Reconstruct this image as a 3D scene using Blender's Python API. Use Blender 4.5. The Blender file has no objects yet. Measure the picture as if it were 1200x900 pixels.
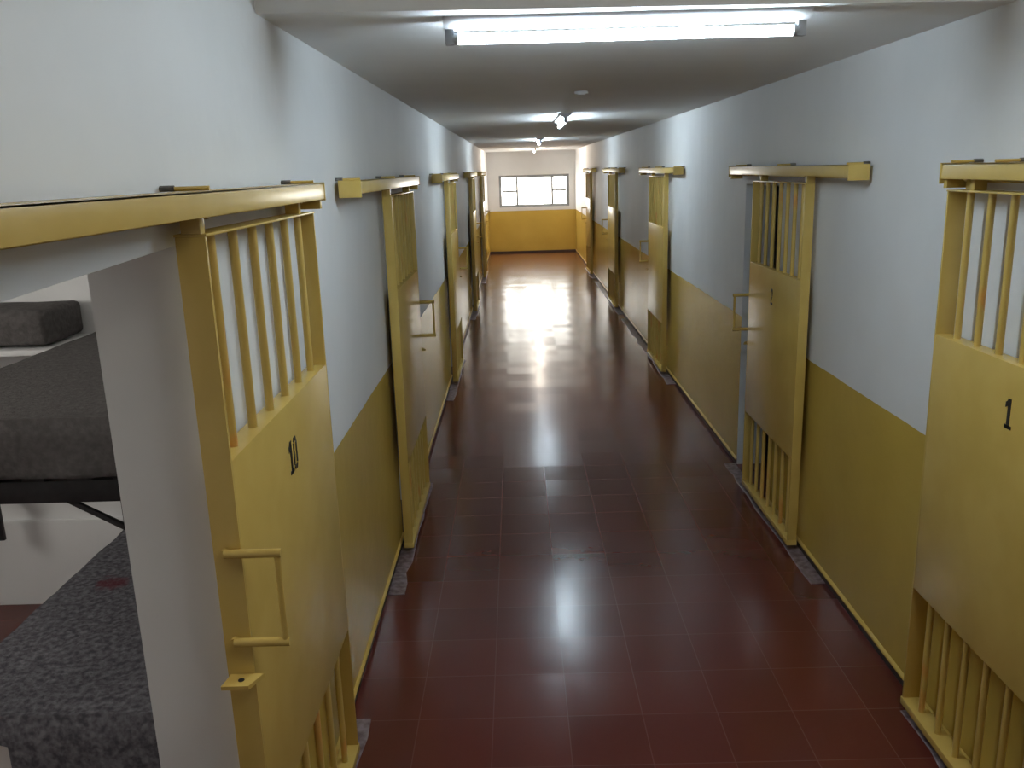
import bpy, bmesh, math, random
from mathutils import Vector, Matrix, noise
random.seed(7)
scene = bpy.context.scene
COL = scene.collection

# ------------------------------------------------------------------ dimensions (metres)
EYE = 2.14
XL, XR = -0.7355, 1.562          # inner faces of the corridor's side walls
XC = (XL + XR) / 2
ZC = 2.60                        # corridor ceiling
YE = 23.0                        # far end wall
WT = 0.20                        # wall thickness
ZD = 1.093                       # top of the yellow dado
YB = -4.0                        # rear wall behind the camera
ZH = 3.35                        # taller hall ceiling where the camera stands
CELL = 3.3                       # depth of the cells
XOL, XOR = XL - WT - CELL, XR + WT + CELL

# ------------------------------------------------------------------ node helpers
def new_mat(name):
    m = bpy.data.materials.new(name)
    m.use_nodes = True
    nt = m.node_tree
    b = nt.nodes['Principled BSDF']
    return m, nt, b

def nd(nt, kind, **kw):
    n = nt.nodes.new(kind)
    for k, v in kw.items():
        setattr(n, k, v)
    return n

def lin(c):
    return tuple(((v / 255) / 12.92 if v / 255 <= 0.04045 else ((v / 255 + 0.055) / 1.055) ** 2.4) for v in c) + (1,)

def noise_col(nt, b, c1, c2, scale, lo=0.35, hi=0.65, detail=4, socket='Base Color'):
    tc = nd(nt, 'ShaderNodeTexCoord')
    nz = nd(nt, 'ShaderNodeTexNoise')
    nz.inputs['Scale'].default_value = scale
    nz.inputs['Detail'].default_value = detail
    rp = nd(nt, 'ShaderNodeValToRGB')
    rp.color_ramp.elements[0].position = lo
    rp.color_ramp.elements[1].position = hi
    rp.color_ramp.elements[0].color = c1
    rp.color_ramp.elements[1].color = c2
    nt.links.new(tc.outputs['Object'], nz.inputs['Vector'])
    nt.links.new(nz.outputs['Fac'], rp.inputs['Fac'])
    if socket:
        nt.links.new(rp.outputs['Color'], b.inputs[socket])
    return tc, nz, rp

def bump(nt, b, tc, scale, strength, dist=0.01, detail=3):
    nz = nd(nt, 'ShaderNodeTexNoise')
    nz.inputs['Scale'].default_value = scale
    nz.inputs['Detail'].default_value = detail
    bp = nd(nt, 'ShaderNodeBump')
    bp.inputs['Strength'].default_value = strength
    bp.inputs['Distance'].default_value = dist
    nt.links.new(tc.outputs['Object'], nz.inputs['Vector'])
    nt.links.new(nz.outputs['Fac'], bp.inputs['Height'])
    nt.links.new(bp.outputs['Normal'], b.inputs['Normal'])
    return bp

def simple(name, c1, c2=None, rough=0.5, scale=8, metal=0.0, bstr=0.0, bscale=60, spec=0.5):
    m, nt, b = new_mat(name)
    tc, nz, rp = noise_col(nt, b, c1, c2 or tuple(v * 0.9 for v in c1[:3]) + (1,), scale)
    b.inputs['Roughness'].default_value = rough
    b.inputs['Metallic'].default_value = metal
    b.inputs['Specular IOR Level'].default_value = spec
    if bstr:
        bump(nt, b, tc, bscale, bstr)
    return m

M = {}
WHITE_A, WHITE_B = (0.76, 0.765, 0.765, 1), (0.70, 0.705, 0.705, 1)
DADO_A, DADO_B = (0.57, 0.40, 0.085, 1), (0.51, 0.355, 0.07, 1)
M['white'] = simple('white_wall_paint', WHITE_A, WHITE_B, 0.6, 1.3, bstr=0.15, bscale=14, spec=0.3)
M['ceil'] = simple('ceiling_paint', (0.86, 0.87, 0.87, 1), (0.81, 0.82, 0.82, 1), 0.7, 0.9, bstr=0.1, bscale=10, spec=0.2)
M['gate'] = simple('yellow_gate_enamel', (0.61, 0.43, 0.118, 1), (0.56, 0.39, 0.10, 1), 0.26, 5, bstr=0.06, bscale=9)
def bar_material():
    m, nt, b = new_mat('yellow_bar_enamel_worn')
    tc, nz, rp = noise_col(nt, b, (0.61, 0.43, 0.118, 1), (0.56, 0.39, 0.10, 1), 5, socket=None)
    oi = nd(nt, 'ShaderNodeNewGeometry')
    mp = nd(nt, 'ShaderNodeMapping'); mp.inputs['Scale'].default_value = (9, 9, 4.5)
    nt.links.new(oi.outputs['Position'], mp.inputs['Vector'])
    n2 = nd(nt, 'ShaderNodeTexNoise'); n2.inputs['Scale'].default_value = 1.0; n2.inputs['Detail'].default_value = 2
    nt.links.new(mp.outputs['Vector'], n2.inputs['Vector'])
    r2 = nd(nt, 'ShaderNodeValToRGB')
    r2.color_ramp.elements[0].position, r2.color_ramp.elements[1].position = 0.60, 0.70
    r2.color_ramp.elements[0].color, r2.color_ramp.elements[1].color = (0, 0, 0, 1), (.7, .7, .7, 1)
    nt.links.new(n2.outputs['Fac'], r2.inputs['Fac'])
    mx = nd(nt, 'ShaderNodeMix', data_type='RGBA')
    nt.links.new(r2.outputs['Color'], mx.inputs['Factor'])
    nt.links.new(rp.outputs['Color'], mx.inputs[6]); mx.inputs[7].default_value = (0.62, 0.27, 0.06, 1)
    nt.links.new(mx.outputs[2], b.inputs['Base Color'])
    b.inputs['Roughness'].default_value = 0.3
    return m
M['bar'] = bar_material()
M['dado_lip'] = simple('yellow_dado_lip', (0.68, 0.47, 0.11, 1), (0.6, 0.4, 0.08, 1), 0.35, 9)
M['ink'] = simple('black_stencil_paint', (0.012, 0.012, 0.012, 1), None, 0.5, 20)
M['dark_base'] = simple('dark_skirting', (0.022, 0.014, 0.014, 1), (0.04, 0.026, 0.024, 1), 0.5, 20)
M['black_steel'] = simple('black_painted_steel', (0.012, 0.012, 0.013, 1), (0.02, 0.02, 0.022, 1), 0.4, 30)
M['rod'] = simple('dull_steel', (0.12, 0.11, 0.10, 1), (0.2, 0.18, 0.15, 1), 0.45, 60, metal=0.6)
M['cement'] = simple('worn_cement', (0.26, 0.21, 0.22, 1), (0.10, 0.055, 0.055, 1), 0.4, 26)
M['frame'] = simple('grey_window_frame', (0.28, 0.29, 0.30, 1), None, 0.4, 10)
M['batten'] = simple('white_lamp_housing', (0.75, 0.76, 0.78, 1), None, 0.4, 10)
M['socket'] = simple('grey_lamp_holder', (0.4, 0.42, 0.45, 1), None, 0.4, 10)
M['mattress'] = simple('pale_mattress_cover', (0.72, 0.70, 0.66, 1), None, 0.8, 10)

# wall with the yellow dado: white above, glossy yellow enamel below
def wall_material():
    m, nt, b = new_mat('wall_white_over_yellow_dado')
    tc, nz, w = noise_col(nt, b, WHITE_A, WHITE_B, 1.3, socket=None)
    y = nd(nt, 'ShaderNodeValToRGB')
    y.color_ramp.elements[0].position, y.color_ramp.elements[1].position = 0.35, 0.65
    y.color_ramp.elements[0].color, y.color_ramp.elements[1].color = DADO_A, DADO_B
    nt.links.new(nz.outputs['Fac'], y.inputs['Fac'])
    sx = nd(nt, 'ShaderNodeSeparateXYZ')
    nt.links.new(tc.outputs['Object'], sx.inputs['Vector'])
    n2 = nd(nt, 'ShaderNodeTexNoise'); n2.inputs['Scale'].default_value = 3.0
    nt.links.new(tc.outputs['Object'], n2.inputs['Vector'])
    wob = nd(nt, 'ShaderNodeMath', operation='MULTIPLY_ADD')
    wob.inputs[1].default_value = 0.012
    nt.links.new(n2.outputs['Fac'], wob.inputs[0]); nt.links.new(sx.outputs['Z'], wob.inputs[2])
    gt = nd(nt, 'ShaderNodeMath', operation='GREATER_THAN')
    gt.inputs[1].default_value = ZD + 0.006
    nt.links.new(wob.outputs[0], gt.inputs[0])
    mx = nd(nt, 'ShaderNodeMix', data_type='RGBA')
    nt.links.new(gt.outputs[0], mx.inputs['Factor'])
    nt.links.new(y.outputs['Color'], mx.inputs[6]); nt.links.new(w.outputs['Color'], mx.inputs[7])
    nt.links.new(mx.outputs[2], b.inputs['Base Color'])
    r = nd(nt, 'ShaderNodeMath', operation='MULTIPLY_ADD')
    r.inputs[1].default_value = 0.38; r.inputs[2].default_value = 0.22
    nt.links.new(gt.outputs[0], r.inputs[0]); nt.links.new(r.outputs[0], b.inputs['Roughness'])
    b.inputs['Specular IOR Level'].default_value = 0.4
    bump(nt, b, tc, 9, 0.22, 0.012, 2)
    return m
M['wall'] = wall_material()

# red square floor tiles, 30 cm, waxed
def floor_material():
    m, nt, b = new_mat('red_waxed_floor_tiles')
    tc = nd(nt, 'ShaderNodeTexCoord')
    mp = nd(nt, 'ShaderNodeMapping')
    mp.inputs['Location'].default_value = (0.4494, -3.0392, 0)
    nt.links.new(tc.outputs['Object'], mp.inputs['Vector'])
    br = nd(nt, 'ShaderNodeTexBrick', offset=0.0, squash=1.0)
    br.inputs['Scale'].default_value = 1.0
    br.inputs['Brick Width'].default_value = 0.30
    br.inputs['Row Height'].default_value = 0.30
    br.inputs['Mortar Size'].default_value = 0.0022
    br.inputs['Mortar Smooth'].default_value = 0.3
    br.inputs['Color1'].default_value = (0.108, 0.023, 0.017, 1)
    br.inputs['Color2'].default_value = (0.088, 0.019, 0.014, 1)
    br.inputs['Mortar'].default_value = (0.13, 0.048, 0.040, 1)
    nt.links.new(mp.outputs['Vector'], br.inputs['Vector'])
    nz = nd(nt, 'ShaderNodeTexNoise'); nz.inputs['Scale'].default_value = 2.2; nz.inputs['Detail'].default_value = 5
    nt.links.new(tc.outputs['Object'], nz.inputs['Vector'])
    mr = nd(nt, 'ShaderNodeMapRange')
    mr.inputs['To Min'].default_value = 0.95; mr.inputs['To Max'].default_value = 1.05
    nt.links.new(nz.outputs['Fac'], mr.inputs['Value'])
    mul = nd(nt, 'ShaderNodeMix', data_type='RGBA', blend_type='MULTIPLY')
    mul.inputs['Factor'].default_value = 1.0
    nt.links.new(br.outputs['Color'], mul.inputs[6]); nt.links.new(mr.outputs['Result'], mul.inputs[7])
    nt.links.new(mul.outputs[2], b.inputs['Base Color'])
    # every tile is laid with a slightly different tilt, so reflections break at the joints
    dv = nd(nt, 'ShaderNodeVectorMath', operation='SCALE'); dv.inputs['Scale'].default_value = 1 / 0.30
    nt.links.new(mp.outputs['Vector'], dv.inputs[0])
    fl = nd(nt, 'ShaderNodeVectorMath', operation='FLOOR'); nt.links.new(dv.outputs[0], fl.inputs[0])
    wn = nd(nt, 'ShaderNodeTexWhiteNoise', noise_dimensions='2D'); nt.links.new(fl.outputs[0], wn.inputs['Vector'])
    sb = nd(nt, 'ShaderNodeVectorMath', operation='SUBTRACT'); sb.inputs[1].default_value = (0.5, 0.5, 0.5)
    nt.links.new(wn.outputs['Color'], sb.inputs[0])
    sc = nd(nt, 'ShaderNodeVectorMath', operation='MULTIPLY'); sc.inputs[1].default_value = (0.022, 0.022, 0)
    nt.links.new(sb.outputs[0], sc.inputs[0])
    n2 = nd(nt, 'ShaderNodeTexNoise'); n2.inputs['Scale'].default_value = 7; n2.inputs['Detail'].default_value = 2
    nt.links.new(tc.outputs['Object'], n2.inputs['Vector'])
    inv = nd(nt, 'ShaderNodeMath', operation='MULTIPLY_ADD'); inv.inputs[1].default_value = -0.15
    nt.links.new(br.outputs['Fac'], inv.inputs[0]); nt.links.new(n2.outputs['Fac'], inv.inputs[2])
    bp = nd(nt, 'ShaderNodeBump'); bp.inputs['Strength'].default_value = 0.045; bp.inputs['Distance'].default_value = 0.01
    nt.links.new(inv.outputs[0], bp.inputs['Height'])
    ad = nd(nt, 'ShaderNodeVectorMath', operation='ADD')
    nt.links.new(bp.outputs['Normal'], ad.inputs[0]); nt.links.new(sc.outputs[0], ad.inputs[1])
    no = nd(nt, 'ShaderNodeVectorMath', operation='NORMALIZE'); nt.links.new(ad.outputs[0], no.inputs[0])
    nt.links.new(no.outputs[0], b.inputs['Normal'])
    rr = nd(nt, 'ShaderNodeMapRange'); rr.inputs['To Min'].default_value = 0.185; rr.inputs['To Max'].default_value = 0.215
    nt.links.new(nz.outputs['Fac'], rr.inputs['Value']); nt.links.new(rr.outputs['Result'], b.inputs['Roughness'])
    b.inputs['Specular IOR Level'].default_value = 0.5
    return m
M['floor'] = floor_material()

STAIN = (-1.80, 3.40, 0.45)
def blanket_material(name, dark, light, red):
    m, nt, b = new_mat(name)
    tc, nz, rp = noise_col(nt, b, dark, light, 44, 0.36, 0.70, 8, socket=None)
    n2 = nd(nt, 'ShaderNodeTexNoise'); n2.inputs['Scale'].default_value = 19.0; n2.inputs['Detail'].default_value = 3
    nt.links.new(tc.outputs['Object'], n2.inputs['Vector'])
    ds = nd(nt, 'ShaderNodeVectorMath', operation='DISTANCE'); ds.inputs[1].default_value = STAIN
    nt.links.new(tc.outputs['Object'], ds.inputs[0])
    sm = nd(nt, 'ShaderNodeMath', operation='MULTIPLY_ADD'); sm.inputs[1].default_value = 0.22
    nt.links.new(n2.outputs['Fac'], sm.inputs[0]); nt.links.new(ds.outputs['Value'], sm.inputs[2])
    r2 = nd(nt, 'ShaderNodeValToRGB')
    r2.color_ramp.elements[0].position, r2.color_ramp.elements[1].position = 0.14, 0.19
    r2.color_ramp.elements[0].color, r2.color_ramp.elements[1].color = (red, red, red, 1), (0, 0, 0, 1)
    nt.links.new(sm.outputs[0], r2.inputs['Fac'])
    mx = nd(nt, 'ShaderNodeMix', data_type='RGBA')
    nt.links.new(r2.outputs['Color'], mx.inputs['Factor'])
    nt.links.new(rp.outputs['Color'], mx.inputs[6]); mx.inputs[7].default_value = (0.12, 0.02, 0.03, 1)
    nt.links.new(mx.outputs[2], b.inputs['Base Color'])
    b.inputs['Roughness'].default_value = 0.95
    b.inputs['Specular IOR Level'].default_value = 0.1
    bump(nt, b, tc, 70, 0.5, 0.01, 5)
    return m
M['blanket'] = blanket_material('grey_wool_blanket', (0.075, 0.073, 0.083, 1), (0.20, 0.196, 0.215, 1), 0.75)
M['blanket_plain'] = blanket_material('plain_grey_blanket', (0.09, 0.084, 0.083, 1), (0.125, 0.117, 0.115, 1), 0.0)

def emit(name, col, s):
    m, nt, b = new_mat(name)
    b.inputs['Base Color'].default_value = (0.9, 0.9, 0.9, 1)
    b.inputs['Emission Color'].default_value = col
    b.inputs['Emission Strength'].default_value = s
    return m
M['tube'] = emit('lit_cool_fluorescent_tube', (0.74, 0.89, 1.0, 1), 112)
M['tube_warm'] = emit('lit_warm_fluorescent_tube', (1.0, 0.87, 0.74, 1), 260)

def glass():
    m = bpy.data.materials.new('window_glass'); m.use_nodes = True
    nt = m.node_tree; nt.nodes.clear()
    o = nd(nt, 'ShaderNodeOutputMaterial'); t = nd(nt, 'ShaderNodeBsdfTransparent'); g = nd(nt, 'ShaderNodeBsdfGlossy')
    g.inputs['Roughness'].default_value = 0.02
    t.inputs['Color'].default_value = (0.97, 0.98, 0.98, 1)
    mx = nd(nt, 'ShaderNodeMixShader'); mx.inputs['Fac'].default_value = 0.06
    nt.links.new(t.outputs[0], mx.inputs[1]); nt.links.new(g.outputs[0], mx.inputs[2]); nt.links.new(mx.outputs[0], o.inputs[0])
    return m
M['glass'] = glass()

# ------------------------------------------------------------------ mesh helpers
def box(bm, x0, x1, y0, y1, z0, z1, bev=0.0, mi=0):
    x0, x1 = min(x0, x1), max(x0, x1); y0, y1 = min(y0, y1), max(y0, y1); z0, z1 = min(z0, z1), max(z0, z1)
    r = bmesh.ops.create_cube(bm, size=1.0)
    vs = r['verts']
    for v in vs:
        v.co = Vector((x0 + (v.co.x + .5) * (x1 - x0), y0 + (v.co.y + .5) * (y1 - y0), z0 + (v.co.z + .5) * (z1 - z0)))
    fs = {f for v in vs for f in v.link_faces}
    for f in fs:
        f.material_index = mi
    if bev:
        es = list({e for v in vs for e in v.link_edges})
        bmesh.ops.bevel(bm, geom=es, offset=bev, segments=2, affect='EDGES', profile=0.6)

def rod(bm, a, b, r, seg=12):
    a, b = Vector(a), Vector(b)
    d = b - a
    m = Matrix.Translation((a + b) / 2) @ d.to_track_quat('Z', 'Y').to_matrix().to_4x4()
    bmesh.ops.create_cone(bm, cap_ends=True, segments=seg, radius1=r, radius2=r, depth=d.length, matrix=m)

def prism(bm, pts, axis, t0, t1):
    """polygon (two coordinates each) extruded along an axis"""
    def P(p, t):
        q = list(p); q.insert(axis, t); return bm.verts.new(q)
    a = [P(p, t0) for p in pts]; b = [P(p, t1) for p in pts]
    n = len(pts)
    bm.faces.new(a); bm.faces.new(b[::-1])
    for i in range(n):
        bm.faces.new((a[i], b[i], b[(i + 1) % n], a[(i + 1) % n]))

def smooth(ob, ang=35):
    for p in ob.data.polygons:
        p.use_smooth = True
    try:
        ob.data.set_sharp_from_angle(angle=math.radians(ang))
    except Exception:
        pass

def obj(name, bm, mats, parent=None, loc=None, sm=True):
    bmesh.ops.recalc_face_normals(bm, faces=bm.faces[:])
    me = bpy.data.meshes.new(name)
    bm.to_mesh(me); bm.free()
    for m in (mats if isinstance(mats, (list, tuple)) else [mats]):
        me.materials.append(m)
    o = bpy.data.objects.new(name, me)
    COL.objects.link(o)
    if loc:
        o.location = loc
    if parent:
        o.parent = parent
    if sm:
        smooth(o)
    return o

def thing(name, label, cat, loc=(0, 0, 0), group=None):
    o = bpy.data.objects.new(name, None)
    COL.objects.link(o)
    o.empty_display_size = 0.1
    o.location = loc
    o['label'] = label; o['category'] = cat
    if group:
        o['group'] = group
    return o

def tag(o, label, cat, group=None):
    o['label'] = label; o['category'] = cat
    if group:
        o['group'] = group
    return o

def struct(name, bm, mats, label=None, cat=None, parent=None, sm=False):
    o = obj(name, bm, mats, parent, sm=sm)
    if parent is None:
        o['kind'] = 'structure'
        o['label'] = label
        o['category'] = cat
    return o

def dup(root, loc, label):
    r = root.copy(); COL.objects.link(r); r.location = loc; r['label'] = label
    for ch in list(root.children):
        c = ch.copy(); COL.objects.link(c); c.parent = r
        for g in list(ch.children):
            d = g.copy(); COL.objects.link(d); d.parent = c
    return r

# ------------------------------------------------------------------ the openings, gates and rails
# y0..y1 gate, r0..r1 overhead track, o0..o1 wall opening
LEFT = [dict(n='10', y0=1.81, r0=0.55, r1=2.88, o0=0.86, o1=1.868, s0=0.85, s1=3.05),
        dict(n='9', y0=4.60, r0=3.56, r1=5.76, o0=4.80, o1=5.45, s0=4.10, s1=5.75),
        dict(n='8', y0=8.62, r0=7.55, r1=9.80, o0=8.90, o1=9.50, s0=8.0, s1=9.8),
        dict(n='7', y0=13.20, r0=12.30, r1=14.60, o0=13.5, o1=14.1, s0=12.6, s1=14.6),
        dict(n='6', y0=17.50, r0=16.60, r1=18.90, o0=17.8, o1=18.4, s0=16.8, s1=18.9)]
RIGHT = [dict(n='1', y0=2.02, r0=0.75, r1=3.03, o0=1.00, o1=2.00, s0=0.95, s1=3.02),
         dict(n='2', y0=4.50, r0=3.86, r1=6.02, o0=5.17, o1=5.98, s0=4.10, s1=6.0),
         dict(n='3', y0=8.80, r0=8.12, r1=10.40, o0=9.45, o1=10.3, s0=8.4, s1=12.3),
         dict(n='4', y0=13.15, r0=12.45, r1=14.70, o0=13.8, o1=14.65, s0=12.7, s1=16.6),
         dict(n='5', y0=17.55, r0=16.80, r1=19.00, o0=18.2, o1=19.05, s0=17.1, s1=19.0)]
GW = 1.0            # gate width
ZO = 2.0            # head of the openings

# ------------------------------------------------------------------ the shell
def fascia_y(x):
    return 2.665 + (x - XL) * 0.085

bm = bmesh.new(); box(bm, XOL - .25, XOR + .25, YB - .25, YE + .25, -0.2, 0.0)
struct('floor', bm, M['floor'], 'dark red square waxed floor tiles running down the corridor', 'floor')

bm = bmesh.new()
prism(bm, [(XOL - .2, fascia_y(XOL - .2)), (XOR + .2, fascia_y(XOR + .2)), (XOR + .2, YE + .2), (XOL - .2, YE + .2)], 2, ZC, ZH)
struct('ceiling', bm, M['ceil'], 'low off-white corridor ceiling with a stepped edge near the camera', 'ceiling')
SX0, SX1, SY0, SY1 = 0.62, 1.52, 0.55, 1.35      # roof light, unseen, added to light the near end
bm = bmesh.new()
box(bm, XOL - .2, XOR + .2, YB - .2, SY0, ZH, ZH + .2); box(bm, XOL - .2, XOR + .2, SY1, 3.6, ZH, ZH + .2)
box(bm, XOL - .2, SX0, SY0, SY1, ZH, ZH + .2); box(bm, SX1, XOR + .2, SY0, SY1, ZH, ZH + .2)
struct('ceiling_upper', bm, M['ceil'], 'higher ceiling over the near end of the corridor', 'ceiling')

def side_wall(name, xa, xb, spec, label):
    bm = bmesh.new()
    y = YB
    for g in spec:
        box(bm, xa, xb, y, g['o0'], 0, ZH)
        za, zb = (1.966, 2.004) if g['n'] == '10' else (ZO, ZO)
        prism(bm, [(g['o0'], za), (g['o1'], zb), (g['o1'], ZH), (g['o0'], ZH)], 0, xa, xb)
        y = g['o1']
    box(bm, xa, xb, y, YE, 0, ZH)
    bmesh.ops.recalc_face_normals(bm, faces=bm.faces[:])
    inner = XL if xa < 0 else XR
    for f in bm.faces:
        c = f.calc_center_median()
        f.material_index = 0 if (abs(f.normal.x) > .5 and abs(c.x - inner) < .01) else 1
    return struct(name, bm, [M['wall'], M['white']], label, 'wall')
side_wall('wall_left', XL - WT, XL, LEFT, 'white corridor wall over yellow dado, pierced by the cell opening beside gate 10')
side_wall('wall_right', XR, XR + WT, RIGHT, 'white corridor wall over yellow dado behind gates 1 and 2')

# far end wall with the window opening
WX0, WX1, WZ0, WZ1 = -0.43, 1.40, 1.185, 2.0
bm = bmesh.new()
box(bm, XOL, WX0, YE, YE + WT, 0, ZH); box(bm, WX1, XOR, YE, YE + WT, 0, ZH)
box(bm, WX0, WX1, YE, YE + WT, 0, WZ0); box(bm, WX0, WX1, YE, YE + WT, WZ1, ZH)
bmesh.ops.recalc_face_normals(bm, faces=bm.faces[:])
for f in bm.faces:
    c = f.calc_center_median()
    f.material_index = 0 if abs(f.normal.y) > .5 and abs(c.y - YE) < .01 else 1
struct('wall_far', bm, [M['wall'], M['white']], 'white end wall with yellow dado under the bright wide window', 'wall')

# rear wall behind the camera
bm = bmesh.new()
box(bm, XOL, XOR, YB - WT, YB, 0, ZH)
struct('wall_rear', bm, M['white'], 'white rear wall behind the viewpoint', 'wall')

# outer walls of the cells (the cell by gate 10 gets an added high window for light)
CW = (1.1, 2.9, 1.75, 2.45)
bm = bmesh.new()
box(bm, XOL - WT, XOL, YB - WT, CW[0], 0, ZH); box(bm, XOL - WT, XOL, CW[1], YE + WT, 0, ZH)
box(bm, XOL - WT, XOL, CW[0], CW[1], 0, CW[2]); box(bm, XOL - WT, XOL, CW[0], CW[1], CW[3], ZH)
struct('wall_outer_left', bm, M['white'], 'white outer wall of the left-hand cells', 'wall')
bm = bmesh.new(); box(bm, XOR, XOR + WT, YB - WT, YE + WT, 0, ZH)
struct('wall_outer_right', bm, M['white'], 'white outer wall of the right-hand cells', 'wall')
bm = bmesh.new()
for yy in (-0.9, 7.0, 11.2, 15.8, 20.2):
    box(bm, XOL, XL - WT, yy, yy + .12, 0, ZH)
struct('wall_partition_left', bm, M['white'], 'white partition walls between the left cells', 'wall')
CELLY = 4.12
bm = bmesh.new(); box(bm, XOL, XL - WT, CELLY, CELLY + .12, 0, ZH)
struct('wall_cell', bm, M['white'], 'white cell wall seen under the bunk bed through the open doorway', 'wall')
bm = bmesh.new(); box(bm, XOL, XL - WT, CELLY - .02, CELLY, 0, 0.47, 0.004)
struct('trim_1', bm, M['white'], 'low pale plinth along the foot of the cell wall', 'trim')
bm = bmesh.new()
for yy in (-0.9, 3.4, 7.4, 11.8, 16.2, 20.4):
    box(bm, XR + WT, XOR, yy, yy + .12, 0, ZH)
struct('wall_partition_right', bm, M['white'], 'white partition walls between the right cells', 'wall')

# skirting: dark recess strip with the yellow plaster lip just above it
def skirting(side, x, s, spec):
    segs = []; y = YB
    for g in spec:
        segs.append((y, g['o0'])); y = g['o1']
    segs.append((y, YE))
    bm = bmesh.new(); b2 = bmesh.new()
    for a, b in segs:
        box(bm, x, x + s * .006, a, b, 0, 0.034)
        prism(b2, [(x, .034), (x + s * .011, .034), (x + s * .010, .042), (x, .052)], 1, a, b)
    struct('baseboard_' + side, bm, M['dark_base'], f'thin dark skirting along the foot of the {side} corridor wall', 'baseboard')
    struct('trim_2' if side == 'left' else 'trim_3', b2, M['dado_lip'], f'raised yellow lip above the dark skirting of the {side} wall', 'trim')
skirting('left', XL, 1, LEFT)
skirting('right', XR, -1, RIGHT)
bm = bmesh.new(); box(bm, XL, XR, YE - .008, YE, 0, .05)
struct('baseboard_far', bm, M['dark_base'], 'dark red skirting at the foot of the far wall', 'baseboard')

# worn cement strips in the floor under the sliding gates
def strip_mesh(s, y0, y1):
    bm = bmesh.new()
    n = max(6, int((y1 - y0) / .12)); rows = []
    for i in range(n + 1):
        y = y0 + (y1 - y0) * i / n
        w = .085 + .02 * noise.noise((y * 3.1, s * 2.0, 0)) + .008 * random.uniform(-1, 1)
        rows.append([bm.verts.new((s * .008, y, 0.003)), bm.verts.new((s * w, y, 0.003)),
                     bm.verts.new((s * (w + .004), y, 0.0)), bm.verts.new((s * .008, y, 0.0))])
    for a, b in zip(rows, rows[1:]):
        for k in range(4):
            bm.faces.new((a[k], a[(k + 1) % 4], b[(k + 1) % 4], b[k]))
    bm.faces.new(rows[0]); bm.faces.new(rows[-1][::-1])
    return bm
tn = 4
for s, x, spec in ((1, XL, LEFT), (-1, XR, RIGHT)):
    for g in spec:
        o = struct('trim_%d' % tn, strip_mesh(s, g['s0'], g['s1']), M['cement'],
                   'worn grey cement strip in the floor under gate ' + g['n'], 'threshold')
        o.location = (x, 0, 0.0005)
        tn += 1

# far window
def window(name, x0, x1, z0, z1, y, muls, transoms, label, s=1):
    bm = bmesh.new(); t = .066; d = .05
    box(bm, x0, x0 + t, y, y + d, z0, z1, .003); box(bm, x1 - t, x1, y, y + d, z0, z1, .003)
    box(bm, x0 + t, x1 - t, y, y + d, z0, z0 + t, .003); box(bm, x0 + t, x1 - t, y, y + d, z1 - t, z1, .003)
    w = struct(name, bm, M['frame'], label, 'window')
    xs = [x0 + t] + list(muls) + [x1 - t]
    for mx in muls:
        b = bmesh.new(); box(b, mx - .027, mx + .027, y + .005, y + d - .005, z0 + t, z1 - t, .002)
        obj('window_mullion', b, M['frame'], w)
    for i in transoms:
        b = bmesh.new(); zz = (z0 + z1) / 2
        box(b, xs[i] + .011, xs[i + 1] - .011, y + .01, y + d - .01, zz - .024, zz + .024, .002)
        obj('window_transom', b, M['frame'], w)
    for i in range(len(xs) - 1):
        b = bmesh.new(); box(b, xs[i], xs[i + 1], y + .022, y + .027, z0 + t, z1 - t)
        obj('window_pane', b, M['glass'], w, sm=False)
    return w
window('window_1', WX0, WX1, WZ0, WZ1, YE + .06, [0.04, 0.955], [0, 2],
       'wide overexposed three-bay window in the far end wall')
bm = bmesh.new()  # frame of the added roof light, placed to suit near walls and gates
for k in range(4):
    xx = SX0 + (SX1 - SX0) * k / 3
    box(bm, xx - .02, xx + .02, SY0 - .02, SY1 + .02, ZH + .08, ZH + .12, .003)
for yy in (SY0, SY1):
    box(bm, SX0, SX1, yy - .02, yy + .02, ZH + .08, ZH + .12, .003)
w2 = struct('window_2_added', bm, M['frame'], 'added glazed roof light, unseen, lighting the near end of the corridor', 'window')
for k in range(3):
    b = bmesh.new(); box(b, SX0 + (SX1 - SX0) * k / 3 + .02, SX0 + (SX1 - SX0) * (k + 1) / 3 - .02, SY0 + .02, SY1 - .02, ZH + .098, ZH + .104)
    obj('window_pane', b, M['glass'], w2, sm=False)
bm = bmesh.new()  # bars of the unseen window added to brighten the near cell
for k in range(8):
    yy = CW[0] + .11 + k * .225
    rod(bm, (XOL - .1, yy, CW[2] - .02), (XOL - .1, yy, CW[3] + .02), .01)
struct('window_3_added', bm, M['frame'], 'small high barred window in the outer wall of the near cell', 'window')

# ------------------------------------------------------------------ gates
Z0, ZP0, ZP1, ZT = 0.045, 0.545, 1.53, 2.03
D0, D1 = .030, .086               # gate depth off the wall

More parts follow.
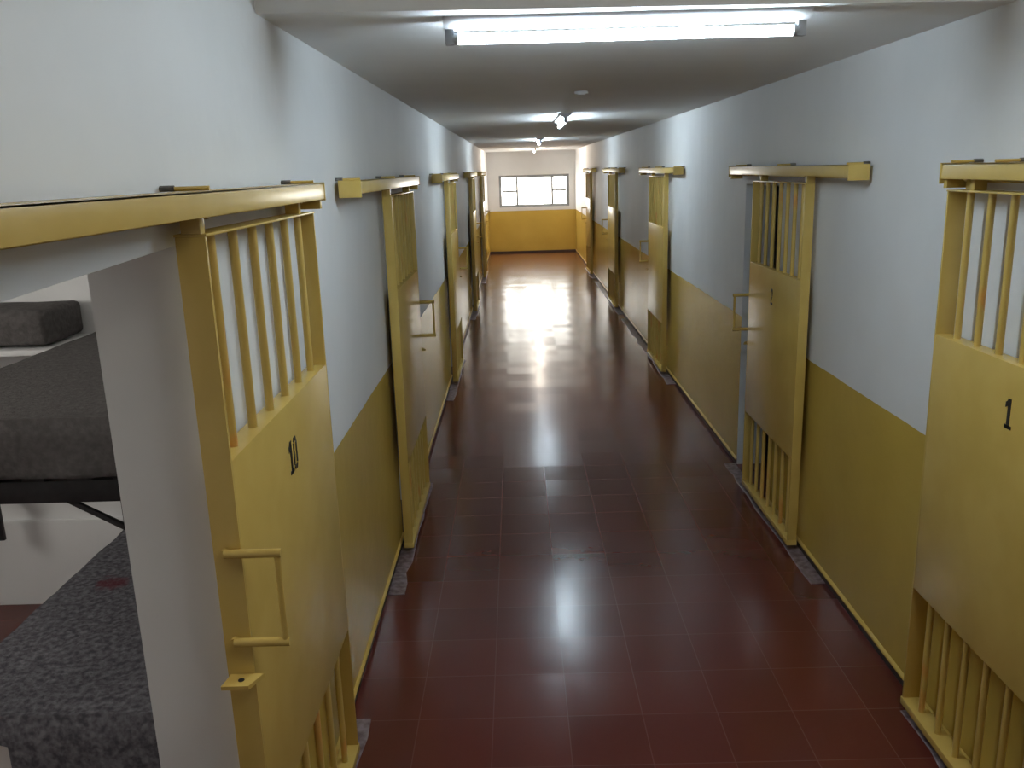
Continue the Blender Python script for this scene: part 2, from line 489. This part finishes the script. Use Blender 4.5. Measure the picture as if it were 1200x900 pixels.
STROKES = {
    '1': [[(.022, 0), (.043, 0), (.043, .1), (.022, .1)], [(.005, .068), (.022, .074), (.022, .1), (.016, .09), (.005, .086)],
          [(.008, 0), (.058, 0), (.058, .012), (.008, .012)]],
    '0': [[(0, .016), (.014, .020), (.014, .080), (0, .084)], [(.036, .020), (.050, .016), (.050, .084), (.036, .080)],
          [(.003, .012), (.012, 0), (.023, 0), (.023, .012), (.014, .016)], [(.027, 0), (.038, 0), (.047, .012), (.036, .016), (.027, .012)],
          [(.003, .088), (.014, .084), (.023, .088), (.023, .1), (.012, .1)], [(.027, .088), (.036, .084), (.047, .088), (.038, .1), (.027, .1)]],
    '2': [[(.003, .070), (.017, .070), (.020, .084), (.034, .084), (.036, .070), (.030, .056), (.046, .056), (.052, .072), (.046, .094), (.034, .1), (.018, .1), (.006, .090)],
          [(.028, .052), (.044, .052), (.020, .019), (.003, .019)], [(.002, 0), (.052, 0), (.052, .014), (.002, .014)]],
}

def make_gate(s, handle, number, nb, label):
    """local frame: origin on the wall face at the floor, +y down the corridor, s*x out from the wall"""
    X = lambda v: s * v
    D0 = .022 if handle == 'near' else .036
    t = thing('sliding_gate', label, 'gate', group='yellow sliding cell gates')
    m = M['gate']
    for y in (0, GW - .01):
        b = bmesh.new(); box(b, X(D0), X(D1), y, y + .01, Z0, ZT - .006, .0015); obj('stile', b, m, t)
    b = bmesh.new(); box(b, X(D0 - .002), X(D1 + .003), 0, GW, ZT - .006, ZT, .0015); obj('top_rail', b, m, t)
    b = bmesh.new()
    box(b, X(D0 - .002), X(D1 + .004), -.004, GW + .004, Z0 - .008, Z0 + .022, .003)
    obj('bottom_rail', b, m, t)
    b = bmesh.new()
    box(b, X(D0 + .006), X(D1), .0101, GW - .0101, ZP0, ZP1, .003)
    p = obj('panel', b, m, t)
    for i in range(nb):
        y = .115 + (GW - .215) * i / (nb - 1)
        b = bmesh.new(); rod(b, (X(.055), y, ZP1 - .005), (X(.055), y, ZT - .004), .0115); obj('bar', b, M['bar'], t)
        b = bmesh.new(); rod(b, (X(.055), y, Z0 + .02), (X(.055), y, ZP0 + .005), .0115); obj('bar', b, M['bar'], t)
    # roller hangers reaching up into the track
    for y in (.03, GW - .13):
        b = bmesh.new()
        box(b, X(.040), X(.048), y, y + .085, ZT, ZT + .062, .002)
        box(b, X(.036), X(.078), y - .030, y - .002, ZT, ZT + .040, .002)
        rod(b, (X(.048), y + .042, ZT + .045), (X(.072), y + .042, ZT + .045), .018, 16)
        obj('roller_hanger', b, m, t)
    # projecting pull handle on the leading stile
    hy, dy = (-.006, -.008) if handle == 'near' else (GW + .006, .008)
    b = bmesh.new()
    for z in (1.315, 1.092):
        rod(b, (X(.052), hy + dy, z), (X(.182), hy + dy, z), .0105)
        rod(b, (X(.052), hy - dy * .3, z), (X(.052), hy + dy * 1.3, z), .0105)
    rod(b, (X(.172), hy + dy, 1.315), (X(.172), hy + dy, 1.092), .0075)
    obj('handle', b, m, t)
    # lock lug: a small pierced plate on the same stile
    e = -.001 if handle == 'near' else GW + .001
    q = -1 if handle == 'near' else 1
    b = bmesh.new()
    prism(b, [(X(.030), e), (X(.108), e), (X(.086), e + q * .052), (X(.022), e + q * .052)], 2, .992, 1.002)
    lug = obj('lock_lug', b, m, t)
    b = bmesh.new(); rod(b, (X(.062), e + q * .027, 1.0021), (X(.062), e + q * .027, 1.0032), .0075)
    obj('lug_hole', b, M['ink'], lug)
    if number:
        w = .038 if len(number) == 1 else .092
        b = bmesh.new()
        for k, ch in enumerate(number):
            for st in STROKES[ch]:
                pts = []
                for (u, v) in st:
                    u = u * .74 - w / 2 + k * .050
                    pts.append((.5 + s * u, 1.330 + v * .94))
                prism(b, pts, 0, X(D1 - .0005), X(D1 + .0015))
        no = obj('painted_number', b, M['ink'], p)
        no['label'] = 'black stencilled number ' + number
    return t

g10 = make_gate(1, 'near', '10', 6, 'yellow barred cell gate with black number 10, beside the open doorway')
g10.location = (XL, LEFT[0]['y0'], 0)
g1 = make_gate(-1, 'near', '1', 7, 'yellow barred cell gate with large black number 1 facing gate number 10')
g1.location = (XR, RIGHT[0]['y0'], 0)
g9 = make_gate(1, 'far', None, 7, 'yellow gate on the left wall, first beyond gate number 10')
g9.location = (XL, LEFT[1]['y0'], 0)
g2 = make_gate(-1, 'far', '2', 7, 'yellow gate with small numeral, first beyond gate number 1 on the right wall')
g2.location = (XR, RIGHT[1]['y0'], 0)
g3 = make_gate(-1, 'far', None, 7, 'yellow gate on the right wall, second beyond gate number 1')
g3['label'] = 'yellow gate on the right wall, second one beyond gate number 1'
g3.location = (XR, RIGHT[2]['y0'], 0)
ORD = {1: 'second', 2: 'third', 3: 'fourth'}
for i in (2, 3, 4):
    last = ''
    dup(g9, (XL, LEFT[i]['y0'], 0), f'yellow gate on the left wall, {ORD[i-1]} one beyond gate number 10{last}')
for i in (3, 4):
    last = ''
    dup(g3, (XR, RIGHT[i]['y0'], 0), f'yellow gate on the right wall, {ORD[i-1]} one beyond gate number 1{last}')

# overhead tracks
def make_track(s, L, hooks, label):
    X = lambda v: s * v
    t = thing('overhead_track', label, 'gate track', group='yellow overhead gate tracks')
    m = M['gate']
    b = bmesh.new()
    box(b, X(.106), X(.111), 0, L, 2.066, 2.117, .001)        # front face
    box(b, X(.020), X(.111), 0, L, 2.112, 2.117, .001)        # top
    box(b, X(.020), X(.026), 0, L, 2.054, 2.117, .001)
    box(b, X(.024), X(.100), L - .032, L - .008, 2.036, 2.075, .001)        # back leg
    obj('channel', b, m, t)
    for y in (0, L - .006):
        b = bmesh.new(); box(b, X(.020), X(.113), y - .001, y + .007, 2.050 if y == 0 or s == -1 else 2.062, 2.119, .001); obj('end_plate', b, m, t)
    for y in hooks:
        b = bmesh.new()
        rod(b, (X(-.004), y, 2.1225), (X(.100), y + .010, 2.1225), .0048)
        h = obj('wall_hook', b, M['gate'], t)
        b = bmesh.new(); rod(b, (X(.0005), y, 2.1235), (X(.030), y + .003, 2.1235), .0062, 6)
        obj('hook_bolt', b, M['rod'], h)
    return t
tracks = {}
for s, x, spec, sd, first in ((1, XL, LEFT, 'left', '10'), (-1, XR, RIGHT, 'right', '1')):
    for i, g in enumerate(spec):
        L = g['r1'] - g['r0']
        if i == 0:
            lab = f'yellow overhead track along the {sd} wall above gate number {first}'
            hk = (1.27, 2.22) if s == 1 else (1.95, 2.22)
        elif i == 4:
            lab = f'yellow overhead track on the {sd} wall above the gate closest to the end window'
            hk = (.12, L - .12)
        else:
            lab = f'yellow overhead track above the {["", "first", "second", "third"][i]} gate beyond number {first}'
            hk = (.05, L * .5, L - .15)
        tracks[(s, i)] = make_track(s, L, hk, lab)
        tracks[(s, i)].location = (x, g['r0'], 0)

# ------------------------------------------------------------------ fluorescent lamps
def make_lamp(label, warm=False, L=1.08):
    t = thing('ceiling_lamp', label, 'ceiling lamp', group='fluorescent ceiling lamps')
    zt = ZC - .060
    b = bmesh.new()
    prism(b, [(-.058, ZC), (.058, ZC), (.054, ZC - .008), (.018, ZC - .032), (-.018, ZC - .032), (-.054, ZC - .008)], 0, -L / 2 - .03, L / 2 + .03)
    obj('housing', b, M['batten'], t)
    b = bmesh.new(); rod(b, (-L / 2, 0, zt), (L / 2, 0, zt), .016, 20)
    obj('lamp_tube', b, M['tube_warm' if warm else 'tube'], t)
    for q in (-1, 1):
        b = bmesh.new()
        box(b, q * (L / 2 - .002), q * (L / 2 + .026), -.014, .014, zt - .018, ZC - .030, .004)
        rod(b, (q * (L / 2 - .014), 0, zt), (q * (L / 2 + .004), 0, zt), .0172, 16)
        obj('lamp_holder', b, M['socket'], t)
    return t
l1 = make_lamp('lit fluorescent tube set across the ceiling near the viewpoint')
l1.location = (0.36, 2.88, 0); l1.rotation_euler.z = math.radians(2.2)
l2 = dup(l1, (0.45, 8.35, 0), 'lit fluorescent tube set lengthwise, next beyond the crosswise tube')
l2.rotation_euler.z = math.radians(90)
l3 = dup(l1, (0.405, 14.3, 0), 'lit fluorescent tube set lengthwise, second beyond the crosswise tube')
l3.rotation_euler.z = math.radians(90)
l4 = make_lamp('lit warm fluorescent tube closest to the end window', True)
l4.location = (0.46, 20.4, 0); l4.rotation_euler.z = math.radians(90)

bm = bmesh.new()
rod(bm, (0, 0, ZC - .014), (0, 0, ZC), .042, 24)
rod(bm, (0, 0, ZC - .020), (0, 0, ZC - .014), .026, 24)
tag(obj('ceiling_junction_box', bm, M['batten'], loc=(0.425, 5.63, 0)), 'small round white cap on the ceiling between the first two lamps', 'junction box')

# ------------------------------------------------------------------ the cell: bunk bed, blankets, shelf
BX0_, BX1_, BY0, BY1 = -2.03, -1.14, 2.50, 4.08
bed = thing('bunk_bed', 'black steel two-tier bunk bed with grey blankets, inside the open cell', 'bunk bed', (BX0_, BY0, 0))
W, Ln = BX1_ - BX0_, BY1 - BY0
for (x, y) in ((.02, .02), (W - .02, .02), (.02, Ln - .02), (W - .02, Ln - .02)):
    b = bmesh.new(); box(b, x - .018, x + .018, y - .018, y + .018, 0, 1.245, .003); obj('leg', b, M['black_steel'], bed)
for zt in (1.25, 0.16):
    b = bmesh.new()
    box(b, .0381, W - .0381, .0, .04, zt - .072, zt, .003); box(b, .0381, W - .0381, Ln - .04, Ln, zt - .072, zt, .003)
    box(b, .0, .04, .0381, Ln - .0381, zt - .072, zt, .003); box(b, W - .04, W, .0381, Ln - .0381, zt - .072, zt, .003)
    obj('deck_frame', b, M['black_steel'], bed)
    for k in range(6):
        xx = .09 + k * (W - .18) / 5
        b = bmesh.new(); box(b, xx - .035, xx + .035, -.004, Ln - .002, zt, zt + .012, .002); obj('slat', b, M['black_steel'], bed)
for y in (.015, Ln - .015):
    for q in (0, 1):
        b = bmesh.new()
        a = (.30, 1.20) if q == 0 else (W - .30, 1.20)
        e = (.03, 1.03) if q == 0 else (W - .03, 1.03)
        prism(b, [(a[0], a[1]), (a[0] + .03, a[1]), (e[0] + .006, e[1]), (e[0] - .006, e[1] + .015)] if q == 0 else
              [(a[0] - .03, a[1]), (a[0], a[1]), (e[0] + .006, e[1] + .015), (e[0] - .006, e[1])], 1, y - .006, y + .006)
        obj('brace', b, M['black_steel'], bed)

def cushion(x0, x1, y0, y1, z0, z1, r=.03, nx=26, ny=44, nz=5, amp=.004, sag=.0):
    """soft slab: rounded box shell with wrinkled faces"""
    bm = bmesh.new()
    box(bm, x0, x1, y0, y1, z0, z1)
    bmesh.ops.bevel(bm, geom=bm.edges[:], offset=r, segments=3, affect='EDGES', profile=.5)
    long_e = [e for e in bm.edges if e.calc_length() > .08]
    for _ in range(4):
        long_e = [e for e in bm.edges if e.calc_length() > .07]
        if not long_e: break
        bmesh.ops.subdivide_edges(bm, edges=long_e, cuts=1, use_grid_fill=True)
    bm.normal_update()
    for v in bm.verts:
        n = noise.noise(v.co * 5.5) * amp + noise.noise(v.co * 16) * amp * .5
        v.co += v.normal * n
    return bm

bm = cushion(-2.00, -1.17, 2.50, 4.04, .174, .425, .03)
tag(obj('mattress', bm, M['mattress']), 'pale thin mattress on the lower bunk under the grey blanket', 'mattress')
# lower blanket: top sheet with an end flap that hangs in front and a long-side hem
def draped(x0, x1, y0, y1, zt, drop, fx0, amp, th=.012):
    bm = bmesh.new()
    nx, ny, nf = 36, 60, 12
    grid = []
    for j in range(ny + nf + 1):
        row = []
        for i in range(nx + 1):
            u = i / nx
            if j <= nf:                                   # hanging end flap, bottom first
                f = 1 - j / nf
                xs = x0 + (fx0 - x0) * min(1, f * 3.0)
                x = xs + (x1 - xs) * u
                wob = noise.noise((x * 7, f * 1.2, 3.0)) * .018 * f
                y = y0 - .006 + wob - .022 * math.sin(min(1, f * 4) * math.pi / 2)
                z = zt - drop * f - (.012 if f > 0 else 0)
            else:
                v = (j - nf) / ny
                x = x0 + (x1 - x0) * u
                y = y0 + (y1 - y0) * v
                z = zt - .008 * (1 - min(1, v * 20))
                z += noise.noise((x * 4.5, y * 4.5, 1.0)) * amp + noise.noise((x * 13, y * 13, 5.0)) * amp * .45
                e = min(u, 1 - u) * (x1 - x0)
                z -= .022 * max(0, 1 - e / .03) ** 2
            row.append(bm.verts.new((x, y, z)))
        grid.append(row)
    for a, b in zip(grid, grid[1:]):
        for i in range(nx):
            bm.faces.new((a[i], a[i + 1], b[i + 1], b[i]))
    return bm
def cloth(name, bm, mat, th):
    o = obj(name, bm, mat)
    s = o.modifiers.new('thickness', 'SOLIDIFY'); s.thickness = th; s.offset = -1
    return o
lo = cloth('blanket', draped(-2.035, -1.16, 2.475, 4.06, .452, .27, -1.72, .009), M['blanket'], .014)
tag(lo, 'mottled grey wool blanket with a red stain on the lower bunk', 'blanket', 'grey bunk blankets')

bm = cushion(-1.99, -1.18, 2.51, 4.06, 1.275, 1.43, .03)
tag(obj('mattress', bm, M['mattress']), 'mattress on the upper bunk wrapped in a plain grey blanket', 'mattress')
up = cloth('blanket', draped(-2.03, -1.15, 2.485, 4.075, 1.458, .172, -2.03, .004), M['blanket_plain'], .014)
tag(up, 'plain dark grey blanket on the upper bunk tier', 'blanket', 'grey bunk blankets')

# grey folded bedding on a shelf fixed to the cell's far wall
bm = bmesh.new(); box(bm, -3.6, -2.09, 3.72, CELLY, 1.405, 1.43, .004)
sh = obj('bedding_shelf', bm, M['white']); tag(sh, 'pale wall shelf under folded grey bedding in the cell corner', 'shelf')
for xx in (-2.25, -3.2):
    b = bmesh.new()
    prism(b, [(CELLY - .001, 1.405), (CELLY - .30, 1.405), (CELLY - .30, 1.392), (CELLY - .001, 1.20)], 0, xx - .012, xx + .012)
    obj('shelf_bracket', b, M['white'], sh)
bm = cushion(-3.55, -2.10, 3.74, 4.10, 1.443, 1.60, .025, amp=.006)
tag(obj('folded_blanket', bm, M['blanket_plain']), 'folded dark grey bedding on the shelf behind the bunk', 'blanket')
# flat iron hanger low on the cell wall, at the picture's edge
bm = bmesh.new()
box(bm, -2.66, -2.60, 3.97, 3.99, .42, .70, .003); box(bm, -2.645, -2.615, 3.99, CELLY - .02, .60, .63, .002)
tag(obj('hanging_bracket', bm, M['black_steel']), 'dark flat iron bracket on the cell wall below the upper bunk', 'bracket')

# ------------------------------------------------------------------ daylight
world = bpy.data.worlds.new('sky'); scene.world = world
world.use_nodes = True
bg = world.node_tree.nodes['Background']
bg.inputs['Color'].default_value = (1.0, 0.955, 0.875, 1)
bg.inputs['Strength'].default_value = 14.0

def portal(name, loc, rot, sx, sy):
    l = bpy.data.lights.new(name, 'AREA'); l.shape = 'RECTANGLE'; l.size = sx; l.size_y = sy
    l.cycles.is_portal = True
    o = bpy.data.objects.new(name, l); COL.objects.link(o)
    o.location = loc; o.rotation_euler = rot
    return o
portal('daylight_far_window', ((WX0 + WX1) / 2, YE + .19, (WZ0 + WZ1) / 2), (math.radians(-90), 0, 0), WX1 - WX0, WZ1 - WZ0)
portal('daylight_added_roof_light', ((SX0 + SX1) / 2, (SY0 + SY1) / 2, ZH + .19), (0, 0, 0), SX1 - SX0, SY1 - SY0)
portal('daylight_added_cell_window', (XOL - .19, (CW[0] + CW[1]) / 2, (CW[2] + CW[3]) / 2), (0, math.radians(-90), 0), CW[3] - CW[2], CW[1] - CW[0])

# ------------------------------------------------------------------ camera
F, P, Yw, R = 1008.11, 0.2438, -0.0109, 0.0310
fwd = Vector((math.sin(Yw) * math.cos(P), math.cos(Yw) * math.cos(P), -math.sin(P)))
rt = Vector((math.cos(Yw), -math.sin(Yw), 0)); dn = fwd.cross(rt)
rt2 = rt * math.cos(R) + dn * math.sin(R); dn2 = -rt * math.sin(R) + dn * math.cos(R)
cam = bpy.data.cameras.new('camera'); cam.sensor_width = 36; cam.lens = F / 1200 * 36
cam.clip_start = 0.05; cam.clip_end = 200
co = bpy.data.objects.new('camera', cam); COL.objects.link(co)
mw = Matrix((rt2, -dn2, -fwd)).transposed().to_4x4()
mw.translation = Vector((0, 0, EYE))
co.matrix_world = mw
scene.camera = co

vs = scene.view_settings
scene.display_settings.display_device = 'sRGB'
vs.view_transform = 'Standard'; vs.look = 'None'; vs.gamma = 1.0; vs.use_curve_mapping = False
vs.exposure = 0.0
scene.cycles.max_bounces = 12
scene.cycles.diffuse_bounces = 7
scene.cycles.glossy_bounces = 5
scene.cycles.use_denoising = True
scene.cycles.sample_clamp_indirect = 6
